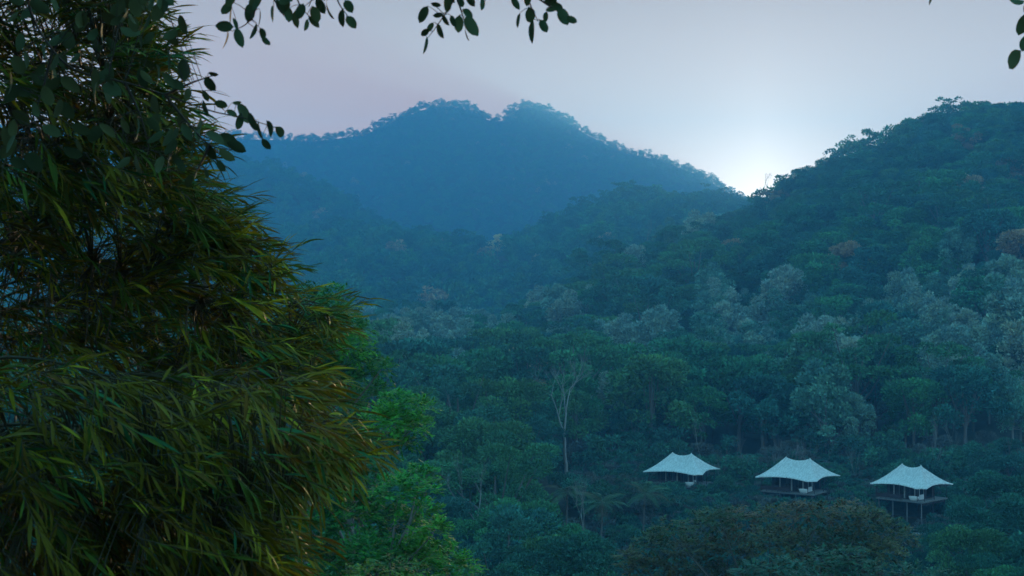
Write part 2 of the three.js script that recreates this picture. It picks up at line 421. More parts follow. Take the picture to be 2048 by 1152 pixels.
// ---------------------------------------------------------------- the three tents
const canvas = mat([0.78, 0.77, 0.75], 0.75, { side: THREE.DoubleSide, map: grain(256, 21, [[2, 1, 1], [7, 5, 0.7], [20, 20, 0.4]], 0.34) });
const seamCloth = mat([0.66, 0.65, 0.63], 0.8);
const darkWood = mat([0.05, 0.032, 0.03], 0.8, { map: grain(128, 22, [[1, 8, 1], [3, 20, 0.6]], 0.5) });
const redWood = mat([0.075, 0.03, 0.032], 0.75, { map: grain(128, 23, [[1, 8, 1], [3, 20, 0.6]], 0.5) });
const greyWood = mat([0.26, 0.25, 0.25], 0.8, { map: grain(128, 24, [[8, 1, 1], [20, 3, 0.6]], 0.45) });
const paintWhite = mat([0.62, 0.64, 0.64], 0.5), enamel = mat([0.8, 0.8, 0.78], 0.25), linen = mat([0.5, 0.48, 0.45], 0.9);
const glassPane = new THREE.MeshPhysicalMaterial({ color: 0xffffff, transmission: 1, thickness: 0, roughness: 0.05, ior: 1.5 });

function tentRoof(t) {
  const { L, W, ridge: P, rise: H } = t, x = L / 2, z = W / 2, cut = 1.15;
  // corners: left and right tips are drawn out, the near and far ones are cut across
  const corner = [[-x - 0.35, z + 0.2, 0], [x - cut, z, -0.1], [x, z - cut, -0.1], [x + 0.35, -z - 0.2, 0], [-x + cut, -z, -0.1], [-x, -z + cut, -0.1]];
  const rim = [];
  corner.forEach((a, k) => {
    const b = corner[(k + 1) % 6], long = Math.hypot(b[0] - a[0], b[1] - a[1]) > 3, n = long ? 14 : 4;
    for (let i = 0; i < n; i++) {
      const u = i / n, s = 4 * u * (1 - u) * (long ? 1 : 0.1), q = V(lerp(a[0], b[0], u), lerp(a[2], b[2], u) + 0.32 * s, lerp(a[1], b[1], u)), len = Math.hypot(q.x, q.z);
      q.x -= q.x / len * 0.55 * s; q.z -= q.z / len * 0.55 * s;
      rim.push(q);
    }
  });
  const R = 12, n = rim.length, p = [], uv = [], idx = [], row = (r, k) => r * n + (k % n);
  for (let r = 0; r <= R + 1; r++) for (const q of rim) {
    const f = Math.min(1, r / R), ax = Math.max(-P / 2, Math.min(P / 2, q.x * P / L * 1.35)), top = H - 0.42 * (1 - (2 * ax / P) ** 2);
    const v = V(lerp(ax, q.x, f), q.y * f * f + top * Math.pow(1 - f, 1.32), q.z * f);
    if (r > R) v.y -= 0.16;                                       // the hanging edge
    p.push(v.x, v.y, v.z);
    uv.push(v.x / 4, v.z / 4);
  }
  for (let r = 1; r <= R + 1; r++) for (let k = 0; k < n; k++) idx.push(row(r - 1, k), row(r, k), row(r, k + 1), row(r - 1, k), row(r, k + 1), row(r - 1, k + 1));
  const g = new THREE.BufferGeometry();
  g.setAttribute('position', new THREE.Float32BufferAttribute(p, 3));
  g.setAttribute('uv', new THREE.Float32BufferAttribute(uv, 2));
  g.setIndex(idx);
  g.computeVertexNormals();
  const seams = [0, 16, 34, 50].map((k) => {
    const line = [];
    for (let r = 0; r <= R; r++) line.push(V(p[row(r, k) * 3], p[row(r, k) * 3 + 1] + 0.012, p[row(r, k) * 3 + 2]));
    return new Soup().limb(line, line.map(() => 0.035), 5).build();
  });
  return { roof: g, seams };
}
const tentWords = ['partly behind leaves, leftmost of the three', 'between the other two tents', 'on tall stilts, rightmost of the three'];
TENTS.forEach((t, n) => {
  const eave = at(t.px, t.eave, t.d), floor = eave.y - 2.2;
  const g = thing('safari_tent', `white double-peaked canvas tent ${tentWords[n]}`, 'tent', V(eave.x, floor, eave.z), t.turn, 'white tents on the hillside');
  const { L, W } = t, r = rng(400 + n), turn = (x, z) => V(x, 0, z).applyAxisAngle(V(0, 1, 0), t.turn).add(g.position);
  const { roof, seams } = tentRoof(t);
  const canopy = part('roof', roof.translate(0, 2.2, 0), canvas, g);
  for (const s of seams) part('seam', s.translate(0, 2.2, 0), seamCloth, canopy);
  for (const s of [-1, 1]) part('peak_cap', new THREE.ConeGeometry(0.16, 0.22, 8).translate(s * t.ridge / 2, 2.2 + t.rise + 0.02, 0), seamCloth, canopy);
  // the platform: planks on beams
  const dx = L / 2 - 0.35, dz = W / 2 - 0.35, planks = 22;
  const deck = part('deck', joined([box(2 * dx, 0.14, 0.09, 0, -0.14, dz), box(2 * dx, 0.14, 0.09, 0, -0.14, -dz), box(0.09, 0.14, 2 * dz - 0.1, dx, -0.142, 0), box(0.09, 0.14, 2 * dz - 0.1, -dx, -0.142, 0)]), greyWood, g);
  const plank = box(2 * dx + 0.1, 0.05, 2 * dz / planks - 0.02);
  for (let k = 0; k < planks; k++) part('plank', plank, greyWood, deck).position.set(0, -0.035 + r.in(-0.004, 0.004), -dz + (k + 0.5) * 2 * dz / planks);
  // posts under the roof edge
  for (const [px, pz, y] of [[-dx, dz, 2.25], [0, dz, 2.5], [dx - 0.8, dz, 2.2], [dx, dz - 0.8, 2.2], [dx, 0, 2.5], [dx, -dz, 2.25], [-dx, -dz + 0.8, 2.2], [-dx, 0, 2.5]])
    part('post', new THREE.CylinderGeometry(0.05, 0.055, y, 8).translate(px * 0.97, y / 2, pz * 0.97), darkWood, g);
  // the room: panelled walls with openings
  const wx = L * 0.31, wz = W * 0.29, wy = 2.75, ox = -0.4, oz = -0.4;
  part('wall', joined([box(2 * wx, wy, 0.1, ox, wy / 2, oz - wz), box(0.1, wy, 2 * wz - 0.12, ox - wx, wy / 2, oz), box(2 * wx, wy - 2.1, 0.1, ox, 2.1 + (wy - 2.1) / 2, oz + wz), box(0.1, wy - 2.1, 2 * wz - 0.12, ox + wx, 2.1 + (wy - 2.1) / 2, oz),
    ...[-1, -0.36, 0.34, 0.97].map((s) => box(0.35, 2.098, 0.1, ox + s * (wx - 0.18), 1.049, oz + wz)), ...[-0.9, 0.1].map((s) => box(0.1, 2.098, 0.5, ox + wx, 1.049, oz + s * (wz - 0.3)))]), darkWood, g);
  for (let k = 0; k < 7; k++) part('panel', box(0.06, wy - 0.1, 0.05, ox - wx + 0.3 + k * (2 * wx - 0.6) / 6, wy / 2, oz + wz + 0.08), redWood, g);
  const door = part('door', joined([box(0.08, 2.05, 0.09, ox + wx + 0.02, 1.025, oz + wz * 0.3), box(0.08, 2.05, 0.09, ox + wx + 0.02, 1.025, oz + wz * 0.86), box(0.08, 0.09, wz * 0.56 - 0.1, ox + wx + 0.02, 2.0, oz + wz * 0.58), box(0.08, 0.75, wz * 0.56 - 0.1, ox + wx + 0.02, 0.38, oz + wz * 0.58)]), paintWhite, g);
  part('pane', box(0.02, 1.15, wz * 0.56 - 0.12, ox + wx + 0.02, 1.36, oz + wz * 0.58), glassPane, door);
  for (const s of [-0.68, 0, 0.66]) {
    const w = part('window', joined([box(0.06, 2.05, 0.06, ox + s * wx - 0.5, 1.03, oz + wz), box(0.06, 2.05, 0.06, ox + s * wx + 0.5, 1.03, oz + wz)]), greyWood, g);
    part('pane', box(0.94, 1.95, 0.02, ox + s * wx, 1.03, oz + wz), glassPane, w);
    part('curtain', box(0.26, 1.9, 0.05, ox + s * wx + 0.3, 1.0, oz + wz - 0.12), linen, w);
  }
  part('floor', box(2 * wx - 0.12, 0.02, 2 * wz - 0.12, ox, 0.006, oz), redWood, g);
  // railing round the porch, boarded on the left
  const rail = part('railing', joined([box(2 * dx * 0.56, 0.06, 0.08, -dx * 0.44, 0.96, dz), box(2 * dx * 0.56, 0.62, 0.03, -dx * 0.44, 0.5, dz)]), redWood, g);
  for (let k = 0; k < 6; k++) part('baluster', box(0.06, 0.95, 0.06, -dx + 0.03 + k * dx * 1.1 / 5, 0.46, dz + 0.05), redWood, rail);
  // stilts down to the slope
  for (let i = 0; i < 4; i++) for (let j = 0; j < 3; j++) {
    const x = -dx * 0.92 + i * dx * 1.84 / 3, z = -dz * 0.9 + j * dz * 0.9, w = turn(x, z), depth = floor - groundAt(w.x, w.z) + 0.4;
    if (depth > 0.3) part('stilt', new THREE.CylinderGeometry(0.09, 0.11, depth, 8).translate(x, -0.2 - depth / 2, z), j === 2 ? greyWood : darkWood, g);
  }
  part('beam', joined([box(2 * dx, 0.18, 0.12, 0, -0.32, dz * 0.9), box(2 * dx, 0.18, 0.12, 0, -0.32, 0), box(0.12, 0.18, 2 * dz * 0.9, dx * 0.92, -0.52, 0), box(0.12, 0.18, 2 * dz * 0.9, -dx * 0.92, -0.52, 0), ...(n === 2 ? [box(2 * dx, 0.14, 0.1, 0, -2.6, dz * 0.9), box(2 * dx, 0.14, 0.1, 0, -4.4, dz * 0.9)] : [])]), darkWood, g);
  // the bathtub on the open end of the deck
  const shell = new THREE.LatheGeometry([[0.02, 0.06], [0.3, 0.06], [0.36, 0.3], [0.42, 0.62], [0.46, 0.64], [0.47, 0.61], [0.4, 0.3], [0.33, 0.02], [0.02, 0.0]].map(([a, b]) => new THREE.Vector2(a, b)), 20).scale(1.9, 1, 1);
  const tub = thing('bathtub', ['white bathtub half hidden under the leftmost tent roof', 'white bathtub on the deck of the middle tent', 'white bathtub on the deck of the rightmost tent'][n], 'bathtub', turn(dx - 1.9, dz - 0.85).setY(floor - 0.006), t.turn, 'bathtubs on the tent decks');
  part('tub', shell, enamel, tub);
  part('tap', joined([box(0.04, 0.85, 0.04, 0.2, 0.43, -0.58), box(0.04, 0.04, 0.3, 0.2, 0.84, -0.45)]), darkWood, tub);
});
// boardwalks from tent to tent
const walkWood = mat([0.13, 0.12, 0.125], 0.85, { map: greyWood.map });
[[[1428, 969, 240], [1512, 972, 236]], [[1676, 975, 233], [1752, 985, 230]], [[1892, 992, 228], [1975, 1000, 230], [2120, 1010, 232]]].forEach((line, n) => {
  const g = thing('boardwalk', ['grey wooden boardwalk between the left and middle tents', 'grey wooden boardwalk between the middle and right tents', 'grey wooden boardwalk leading right from the last tent'][n], 'boardwalk', V(), 0, 'boardwalks along the slope');
  const pts = line.map((a) => at(...a));
  for (let k = 1; k < pts.length; k++) {
    const a = pts[k - 1], b = pts[k], len = a.distanceTo(b), m = a.clone().lerp(b, 0.5), w = new THREE.Matrix4().lookAt(b, a, V(0, 1, 0));
    const put = (geo) => { geo.applyMatrix4(w); geo.translate(m.x, m.y, m.z); return geo; };
    part('deck', put(box(1.3, 0.1, len)), walkWood, g);
    part('handrail', put(box(0.06, 0.06, len, 0.62, 0.95, 0)), walkWood, g);
    for (let t = 0; t <= 1; t += 2.4 / len) for (const s of [-0.55, 0.55]) {
      const q = a.clone().lerp(b, t), depth = q.y - groundAt(q.x, q.z + s) + 0.5;
      part('post', box(0.09, Math.max(0.6, depth) + 0.95, 0.09, q.x, q.y + 0.95 - (Math.max(0.6, depth) + 0.95) / 2, q.z + s), darkWood, g);
    }
  }
});
{ // landing low under the last tent
  const c = at(1850, 1068, 214), g = thing('wooden_landing', 'small grey wooden landing on posts low beneath the rightmost tent', 'landing', c, -0.1);
  part('platform', box(4.2, 0.14, 1.8), greyWood, g);
  part('handrail', joined([box(4.2, 0.06, 0.06, 0, 0.9, -0.86), box(4.2, 0.06, 0.06, 0, 0.5, -0.86)]), greyWood, g);
  for (const x of [-2, -0.7, 0.7, 2]) for (const z of [-0.86, 0.86]) { const h = Math.max(1, c.y - groundAt(c.x + x, c.z + z) + 0.4); part('post', box(0.1, h + (z < 0 ? 0.95 : -0.08), 0.1, x, (z < 0 ? 0.95 : -0.08) - (h + (z < 0 ? 0.95 : -0.08)) / 2, z), greyWood, g); }
}
{ // the hut at the bottom
  const c = at(990, 1152, 186), g = thing('small_hut', 'small hut with a grey gabled roof at the bottom of the valley', 'hut', V(c.x, groundAt(c.x, c.z), c.z), 0.25), y = c.y + 0.35 - g.position.y;
  const sheet = mat([0.3, 0.31, 0.33], 0.55, { map: grain(128, 31, [[1, 6, 1], [8, 8, 0.6]], 0.4) });
  part('wall', joined([box(3.2, y + 0.4, 2.3, 0, (y - 0.4) / 2, 0)]), darkWood, g);
  for (const s of [-1, 1]) { const m = part('roof', box(4, 0.06, 1.75), sheet, g); m.rotation.x = s * 0.6; m.position.set(0, y + 0.52, s * 0.72); }
  part('gable', new THREE.ExtrudeGeometry(new THREE.Shape([new THREE.Vector2(-1.15, 0), new THREE.Vector2(1.15, 0), new THREE.Vector2(0, 0.86)]), { depth: 3.1, bevelEnabled: false }).rotateY(Math.PI / 2).translate(-1.55, y, 0), darkWood, g);
}
// ---------------------------------------------------------------- leafless trees, palms, saplings
function bareGeometry(seed, height, spread, radius, depth = 5) {
  const r = rng(seed), s = new Soup();
  const grow = (p, d, len, rad, level) => {
    const pts = [p.clone()], dir = d.clone();
    for (let k = 0; k < 4; k++) { dir.add(r.dir().multiplyScalar(0.12)).add(V(0, 0.05, 0)).normalize(); pts.push(pts[k].clone().addScaledVector(dir, len / 4)); }
    s.limb(pts, [1, 0.92, 0.84, 0.76, 0.66].map((x) => x * rad), level > 3 ? 6 : 4);
    if (!level) return;
    const n = level > 3 ? 2 : r() < 0.5 ? 3 : 2;
    for (let k = 0; k < n; k++) {
      const q = k === 0 ? pts[4] : pts[r() < 0.5 ? 4 : 3], a = across(dir, r);
      grow(q, dir.clone().multiplyScalar(1).addScaledVector(a, r.in(0.3, 0.75) * spread).add(V(0, 0.18, 0)).normalize(), len * r.in(0.62, 0.86), rad * r.in(0.5, 0.68), level - 1);
    }
  };
  grow(V(0, -0.5, 0), V(r.in(-0.15, 0.15), 1, 0).normalize(), height * 0.36, radius, depth);
  return s.build();
}
const greyBark = mat([0.38, 0.37, 0.35], 0.85, { map: grain(128, 41, [[2, 5, 1], [9, 9, 0.6]], 0.4) });
{
  const list = [[1132, 925, 238, 16, 1.15, 0.3, 6, 'pale leafless tree with forked trunk and upswept bare branches'], [1940, 850, 300, 13, 0.8, 0.16, 6, 'leafless grey tree among pale crowns above the right tent'], [1400, 935, 243, 8, 0.5, 0.06, 4, 'thin bare sapling rising behind the right end of the left tent'],
    [1870, 935, 250, 9, 0.5, 0.06, 4, 'thin bare leaning sapling on the slope behind the right tent'], [1335, 760, 420, 14, 0.8, 0.16, 6, 'leafless branching tree on the dark slope above the left tent'], [1180, 1110, 170, 9, 0.7, 0.1, 5, 'leafless pale tree low in the valley left of the leafy foreground tree'], [955, 1090, 175, 10, 0.8, 0.12, 6, 'leafless pale tree in the valley above the grey hut'],
    [1500, 830, 330, 13, 0.6, 0.14, 5, 'slim pale trunked bare tree on the slope above the middle tent'], [1290, 505, 690, 16, 0.6, 0.16, 5, 'lone bare-stemmed tree on the near hill crest'], [1535, 398, 778, 14, 0.9, 0.2, 6, 'leafless tree against the bright sky at the notch']];
  list.forEach(([px, py, d, h, spread, rad, depth, label], k) => {
    const p = at(px, py, d), g = thing('bare_tree', label, 'bare tree', V(p.x, Math.min(p.y, groundAt(p.x, p.z) + 0.3), p.z), 0, 'leafless trees');
    if (k === 9) g.position.y = groundAt(p.x, p.z);
    const lift = Math.max(0, p.y - g.position.y);                // the trunk stands on the ground below that point
    const geo = bareGeometry(500 + k, h, spread, rad, depth).translate(0, lift, 0);
    part('branches', geo, k === 9 ? bark : greyBark, g);
    if (lift > 0.2) part('trunk', new Soup().limb([V(0, -0.4, 0), V(0, lift * 0.5, 0.05), V(0, lift, 0)], [rad * 1.4, rad * 1.2, rad], 7).build(), greyBark, g);
  });
}
const palmLeaf = [leafy([0.06, 0.13, 0.07], 0.5, 0.2), leafy([0.08, 0.15, 0.08], 0.5, 0.2), leafy([0.1, 0.085, 0.045], 0.6, 0.2)];
function frondGeometry(seed, length) {
  const r = rng(seed), s = new Soup(), spine = [];
  for (let k = 0; k <= 10; k++) { const t = k / 10; spine.push(V(length * (t - 0.16 * t * t), length * (0.34 * t - 0.62 * t * t), 0)); }
  s.limb(spine, spine.map((_, k) => 0.035 * (1.1 - k / 10)), 4);
  for (let k = 1; k < 30; k++) for (const side of [-1, 1]) {
    const t = k / 30, i = Math.min(9, Math.floor(t * 10)), p = spine[i].clone().lerp(spine[i + 1], t * 10 - i), l = length * 0.28 * Math.sin(Math.PI * (0.12 + 0.83 * t));
    const d = V(0.55, -0.55 + r.in(-0.2, 0.1), side).normalize();
    s.leaf(p, d, V(1, 0, 0).addScaledVector(d, -d.x).normalize(), l, 0.07, null, 0.1);
  }
  return s.build();
}
const fronds = [0, 1, 2, 3].map((k) => frondGeometry(600 + k, 4.4));
[[1135, 985, 190, 'feathery coconut palm below the pale leafless tree'], [1205, 1005, 187, 'coconut palm with drooping fronds left of the leafy foreground tree'], [955, 1105, 172, 'small palm rising above the grey hut roof'], [1030, 1105, 176, 'small palm just right of the grey hut'], [1290, 985, 205, 'palm with brownish fronds below the leftmost tent']].forEach(([px, py, d, label], n) => {
  const r = rng(620 + n), top = at(px, py, d), y = groundAt(top.x, top.z), g = thing('palm_tree', label, 'palm tree', V(top.x, y, top.z), 0, 'palms in the valley'), h = top.y - y;
  part('trunk', new Soup().limb([0, 0.25, 0.5, 0.75, 1].map((t) => V(0.3 * t * t - 0.3, h * t - 0.3 * (1 - t), 0.1 * t)), [0.17, 0.14, 0.13, 0.12, 0.12], 8).build(), bark, g);
  for (let k = 0; k < 17; k++) {
    const f = part('frond', fronds[k % 4], palmLeaf[r() < 0.2 ? 2 : k % 2], g);
    f.position.set(0, h, 0.1);
    f.rotation.set(0, k * 2.4 + r.in(-0.2, 0.2), r.in(-0.55, 0.75), 'YXZ');
    f.scale.setScalar(r.in(0.75, 1.05));
  }
});
{ // thin leafless stems round the tents
  const r = rng(640), stems = [0, 1, 2].map((k) => bareGeometry(641 + k, 6.5, 0.45, 0.045, 4)), woods_ = [mat([0.2, 0.17, 0.18], 0.9), greyBark, mat([0.13, 0.1, 0.1], 0.9)];
  for (let k = 0; k < 60; k++) {
    const px = r.in(1440, 2040), d = r() < 0.5 ? r.in(236, 256) : r.in(205, 220), p = at(px, 900, d);
    if (clearings.some((c) => Math.hypot(c.p.x - p.x, c.p.z - p.z) < 7)) continue;
    const where = (d > 230 ? 'behind' : 'in front of') + (px < 1530 ? ' the gap left of the middle tent' : px < 1715 ? ' the middle tent' : px < 1900 ? ' the right tent' : ' the boardwalk right of the tents');
    const g = thing('sapling', `thin leafless sapling standing ${where}`, 'sapling', V(p.x, groundAt(p.x, p.z), p.z), r() * 6, `saplings ${where}`);
    g.scale.setScalar(d > 230 ? r.in(0.8, 1.3) : r.in(0.4, 0.6));
    part('stem', stems[k % 3], woods_[Math.floor(r() * 3)], g);
  }
}
{ // the tree at the far valley mouth, its sunlight painted as yellow leaf colour
  const p = at(995, 494, 1245), g = thing('sun_painted_tree', 'small tree with sunlight painted into pale yellow leaves at the far end of the valley', 'yellow tree', V(p.x, groundAt(p.x, p.z), p.z));
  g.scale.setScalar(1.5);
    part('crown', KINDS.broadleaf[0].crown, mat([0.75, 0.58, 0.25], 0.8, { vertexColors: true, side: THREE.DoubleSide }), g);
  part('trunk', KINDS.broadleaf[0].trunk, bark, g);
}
{ // low growth on the open slope
  const r = rng(660), list = [];
  for (let k = 0; k < 9000; k++) {
    const d = r.in(150, 262), p = at(r.in(1180, 2200), 900, d);
    if (clearings.some((c) => Math.hypot(c.p.x - p.x, c.p.z - p.z) < 4.6)) continue;
    list.push({ p: p.setY(groundAt(p.x, p.z) - 0.1), turn: r() * 6.28, scale: r.in(0.2, 0.55), kind: 'shrub', variant: Math.floor(r() * 3), tint: r(), d, px: 0 });
  }
  woods('undergrowth', 'tangled low green and brown undergrowth on the slope around the tents', list, 'far');
}
// ---------------------------------------------------------------- the near trees
// a crown round given lobes [px, py, radius in pixels] at about distance d
function lobedTree(name, label, category, lobes, d, o) {
  const r = rng(o.seed), c = at(o.foot, 900, d), y = groundAt(c.x, c.z), g = thing(name, label, category, V(c.x, y, c.z)), twig = new Soup(), k = d / FOCAL;
  const stem = at(o.fork[0], o.fork[1], d).sub(g.position), trunk = new Soup();
  const mid = V(stem.x * 0.35, stem.y * 0.5, stem.z * 0.4);
  trunk.limb([V(0, -0.5, 0), mid, stem], [o.girth, o.girth * 0.8, o.girth * 0.6], 9);
  part('trunk', trunk.build(), o.bark, g);
  const soups = o.tints.map(() => new Soup());
  lobes.forEach(([px, py, rp], n) => {
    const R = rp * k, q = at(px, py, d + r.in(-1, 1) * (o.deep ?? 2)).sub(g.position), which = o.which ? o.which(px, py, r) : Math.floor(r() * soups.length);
    const knee = stem.clone().lerp(q, 0.5).add(V(r.in(-0.3, 0.3), -0.1 * stem.distanceTo(q), r.in(-0.3, 0.3)));
    const from = mid.clone().lerp(stem, r.in(0.4, 1));
    twig.limb([from, knee, q], [o.girth * 0.3, o.girth * 0.2, o.girth * 0.06], 6);
    const tone = Math.exp(r.in(-0.2, 0.2)), count = Math.round(o.dense * R * R / (o.leaf * o.leaf));
    const sprays = Math.max(5, Math.round(count / o.perSpray));
    for (let a = 0; a < sprays; a++) {
      // a twig with leaves along it, so that the foliage hangs in fans
      const out = r.dir();
      if (out.y < -0.2 && r() < 0.65) out.y *= -1;
      const root = q.clone().addScaledVector(V(out.x, out.y * 0.72, out.z), R * Math.pow(r(), 0.4) * 0.95), dir = out.clone().multiplyScalar(0.8).add(r.dir().multiplyScalar(0.6)).add(V(0, o.droop, 0)).normalize(), len = o.leaf * o.sprayLength;
      const side = V().crossVectors(dir, V(0, 1, 0)).normalize(), st = tone * Math.exp(r.in(-0.22, 0.22));
      for (let b = 0; b < o.perSpray; b++) {
        const t = b / o.perSpray, p = root.clone().addScaledVector(dir, len * t).add(V(0, -len * 0.25 * t * t, 0)), s = b % 2 ? 1 : -1;
        const al = dir.clone().multiplyScalar(0.55).addScaledVector(side, s * 0.8).add(V(0, r.in(-0.45, 0.1), 0)).addScaledVector(r.dir(), 0.25).normalize();
        const lt = st * Math.exp(r.in(-0.25, 0.25)), h = r.in(-0.1, 0.1);
        const ac = V().crossVectors(al, V(0, 1, 0)).addScaledVector(r.dir(), 0.35).normalize(), size = o.leaf * r.in(0.7, 1.25);
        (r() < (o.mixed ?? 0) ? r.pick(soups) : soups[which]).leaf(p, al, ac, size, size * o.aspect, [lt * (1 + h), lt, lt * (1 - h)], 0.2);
      }
    }
    if (n % 2 === 0) for (let e = 0; e < 3; e++) { const u = q.clone().addScaledVector(r.dir(), R * 0.8); twig.limb([q.clone(), q.clone().lerp(u, 0.5).add(V(0, 0.1 * R, 0)), u], [o.girth * 0.07, o.girth * 0.05, 0.006], 4); }
  });
  part('branches', twig.build(), o.bark, g);
  soups.forEach((s, n) => { if (s.i.length) part('crown', s.build(), leafy(o.tints[n], o.gloss ?? 0.65, 0.35, { vertexColors: true }), g); });
  return g;
}
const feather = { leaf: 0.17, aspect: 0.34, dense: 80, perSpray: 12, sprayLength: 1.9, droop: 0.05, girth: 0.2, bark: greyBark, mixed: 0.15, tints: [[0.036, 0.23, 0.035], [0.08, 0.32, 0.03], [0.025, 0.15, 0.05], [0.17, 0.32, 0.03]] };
const paintedSunSide = (edge) => (px, py, r) => (px > edge ? (r() < 0.45 ? 1 : 0) : r() < 0.5 ? 2 : 0);  // right-hand lobes get brighter tints: the sunlit side is put into the leaf colour
lobedTree('feathery_tree', 'bright green feathery tree reaching highest behind the bamboo tips', 'feathery tree',
  [[672, 588, 28], [650, 618, 36], [610, 600, 40], [690, 630, 26], [660, 655, 42], [610, 665, 58], [700, 700, 44], [730, 728, 34], [670, 758, 55], [762, 740, 24], [745, 788, 36], [715, 660, 30], [600, 760, 60], [640, 710, 45], [540, 700, 60], [560, 800, 60], [690, 800, 40]], 46, { ...feather, seed: 701, foot: 600, fork: [620, 840], which: paintedSunSide(650) });
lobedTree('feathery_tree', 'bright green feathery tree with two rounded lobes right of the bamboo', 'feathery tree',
  [[800, 812, 40], [846, 818, 25], [772, 848, 48], [828, 856, 34], [705, 855, 55], [640, 885, 60], [802, 884, 30], [745, 900, 40], [580, 930, 60], [690, 920, 40]], 42, { ...feather, seed: 702, foot: 700, fork: [700, 960], which: paintedSunSide(760) });
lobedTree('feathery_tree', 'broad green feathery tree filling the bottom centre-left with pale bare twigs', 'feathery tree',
  [[838, 962, 36], [795, 992, 48], [725, 965, 58], [662, 985, 58], [852, 985, 22], [704, 1034, 66], [785, 1050, 58], [846, 1030, 36], [866, 1068, 34], [624, 1062, 60], [884, 1112, 44], [924, 1136, 32], [832, 1120, 58], [742, 1122, 66], [664, 1135, 66], [566, 1105, 70], [800, 1190, 80], [900, 1200, 60], [700, 1210, 80], [600, 1190, 80], [880, 1250, 80], [760, 1280, 90]], 38, { ...feather, seed: 703, foot: 760, fork: [740, 1180], which: paintedSunSide(800) });
lobedTree('flushing_bush', 'yellow-green bush with fresh leaves at the bottom edge below the feathery tree', 'bush',
  [[780, 1140, 34], [735, 1152, 40], [830, 1150, 32], [785, 1190, 60], [700, 1190, 50], [860, 1190, 45], [780, 1250, 70]], 32, { ...feather, seed: 704, foot: 780, fork: [780, 1290], girth: 0.08, leaf: 0.12, aspect: 0.5, dense: 26, tints: [[0.09, 0.2, 0.03], [0.16, 0.22, 0.03], [0.05, 0.15, 0.035], [0.22, 0.2, 0.04]] });
const broad = { leaf: 0.27, aspect: 0.42, dense: 34, perSpray: 9, sprayLength: 1.5, droop: -0.05, girth: 0.3, bark, mixed: 0.18, deep: 2.6, gloss: 0.55, tints: [[0.05, 0.105, 0.04], [0.1, 0.1, 0.04], [0.035, 0.115, 0.07], [0.18, 0.115, 0.065]] };
lobedTree('broad_tree', 'dark olive leafy tree crown spreading across the bottom in front of the tents', 'leafy tree',
  [[1262, 1122, 34], [1300, 1095, 42], [1345, 1070, 44], [1400, 1050, 40], [1440, 1040, 42], [1490, 1044, 42], [1540, 1038, 40], [1590, 1034, 40], [1640, 1034, 40], [1690, 1030, 42], [1735, 1040, 42], [1775, 1060, 40], [1805, 1078, 32], [1380, 1110, 60], [1460, 1100, 60], [1540, 1095, 60], [1620, 1090, 60], [1700, 1095, 60], [1760, 1110, 50],
    [1300, 1150, 55], [1400, 1165, 70], [1500, 1165, 70], [1600, 1160, 70], [1700, 1160, 70], [1350, 1230, 80], [1480, 1240, 80], [1600, 1240, 80], [1720, 1230, 80]], 84, { ...broad, seed: 705, foot: 1540, fork: [1540, 1240], which: (px, py, r) => (px > 1480 && px < 1720 && py < 1080 ? (r() < 0.55 ? 3 : 1) : r() < 0.5 ? 0 : 1) });
lobedTree('broad_tree', 'teal green leafy bush crown at the bottom edge under the olive tree', 'leafy tree',
  [[1560, 1138, 36], [1640, 1128, 36], [1700, 1122, 40], [1500, 1150, 36], [1600, 1165, 50], [1690, 1165, 50], [1760, 1150, 36], [1820, 1152, 34], [1880, 1160, 30], [1540, 1200, 60], [1660, 1220, 60], [1780, 1210, 60]], 70, { ...broad, seed: 706, foot: 1660, fork: [1660, 1240], girth: 0.2, tints: [[0.025, 0.12, 0.08], [0.04, 0.14, 0.08]] });
lobedTree('leafy_bush', 'dark leafy bush overlapping the left end of the leftmost tent roof', 'bush',
  [[1252, 966, 24], [1282, 986, 26], [1322, 1006, 28], [1240, 1004, 36], [1366, 1004, 20], [1300, 1026, 36], [1272, 946, 10]], 216, { ...broad, seed: 707, foot: 1290, fork: [1290, 1010], girth: 0.16, deep: 1.2, leaf: 0.34, dense: 26, tints: [[0.02, 0.075, 0.04], [0.03, 0.09, 0.035], [0.05, 0.07, 0.03]] });
// ---------------------------------------------------------------- bamboo in front
// a lance-shaped blade along +x, one metre long, folded along its midrib and bending down
function bladeGeometry(width, bend, fold, stations) {
  const s = new Soup(), n = stations.length - 1, y = (t) => -bend * t * t;
  let last = [s.vert(0, 0, 0)];
  for (let k = 1; k <= n; k++) {
    const t = k / n, w = stations[k] * width / 2, row = k === n ? [s.vert(1, y(1), 0)] : [s.vert(t, y(t) + fold * w, w), s.vert(t, y(t), 0), s.vert(t, y(t) + fold * w, -w)];
    if (last.length === 1) { s.tri(last[0], row[0], row[1]); s.tri(last[0], row[1], row[2]); }
    else if (row.length === 1) { s.tri(last[0], row[0], last[1]); s.tri(last[1], row[0], last[2]); }
    else for (const k2 of [0, 1]) { s.tri(last[k2], row[k2], row[k2 + 1]); s.tri(last[k2], row[k2 + 1], last[k2 + 1]); }
    last = row;
  }
  return s.build();
}
const LANCE = [0, 0.62, 1, 0.94, 0.62, 0];
const blades = [bladeGeometry(0.095, 0.1, 0.3, LANCE), bladeGeometry(0.105, 0.22, 0.4, LANCE), bladeGeometry(0.095, -0.03, 0.5, LANCE), bladeGeometry(0.1, 0.34, 0.2, LANCE)];
const BLADE_TINTS = [[0.17, 0.15, 0.015], [0.09, 0.16, 0.02], [0.36, 0.34, 0.02], [0.2, 0.13, 0.02], [0.08, 0.1, 0.02], [0.03, 0.16, 0.06], [0.3, 0.2, 0.03]];
const bladeMaterials = BLADE_TINTS.map((c) => leafy(c, 0.55, 0.4, { specularIntensity: 0.14 }));
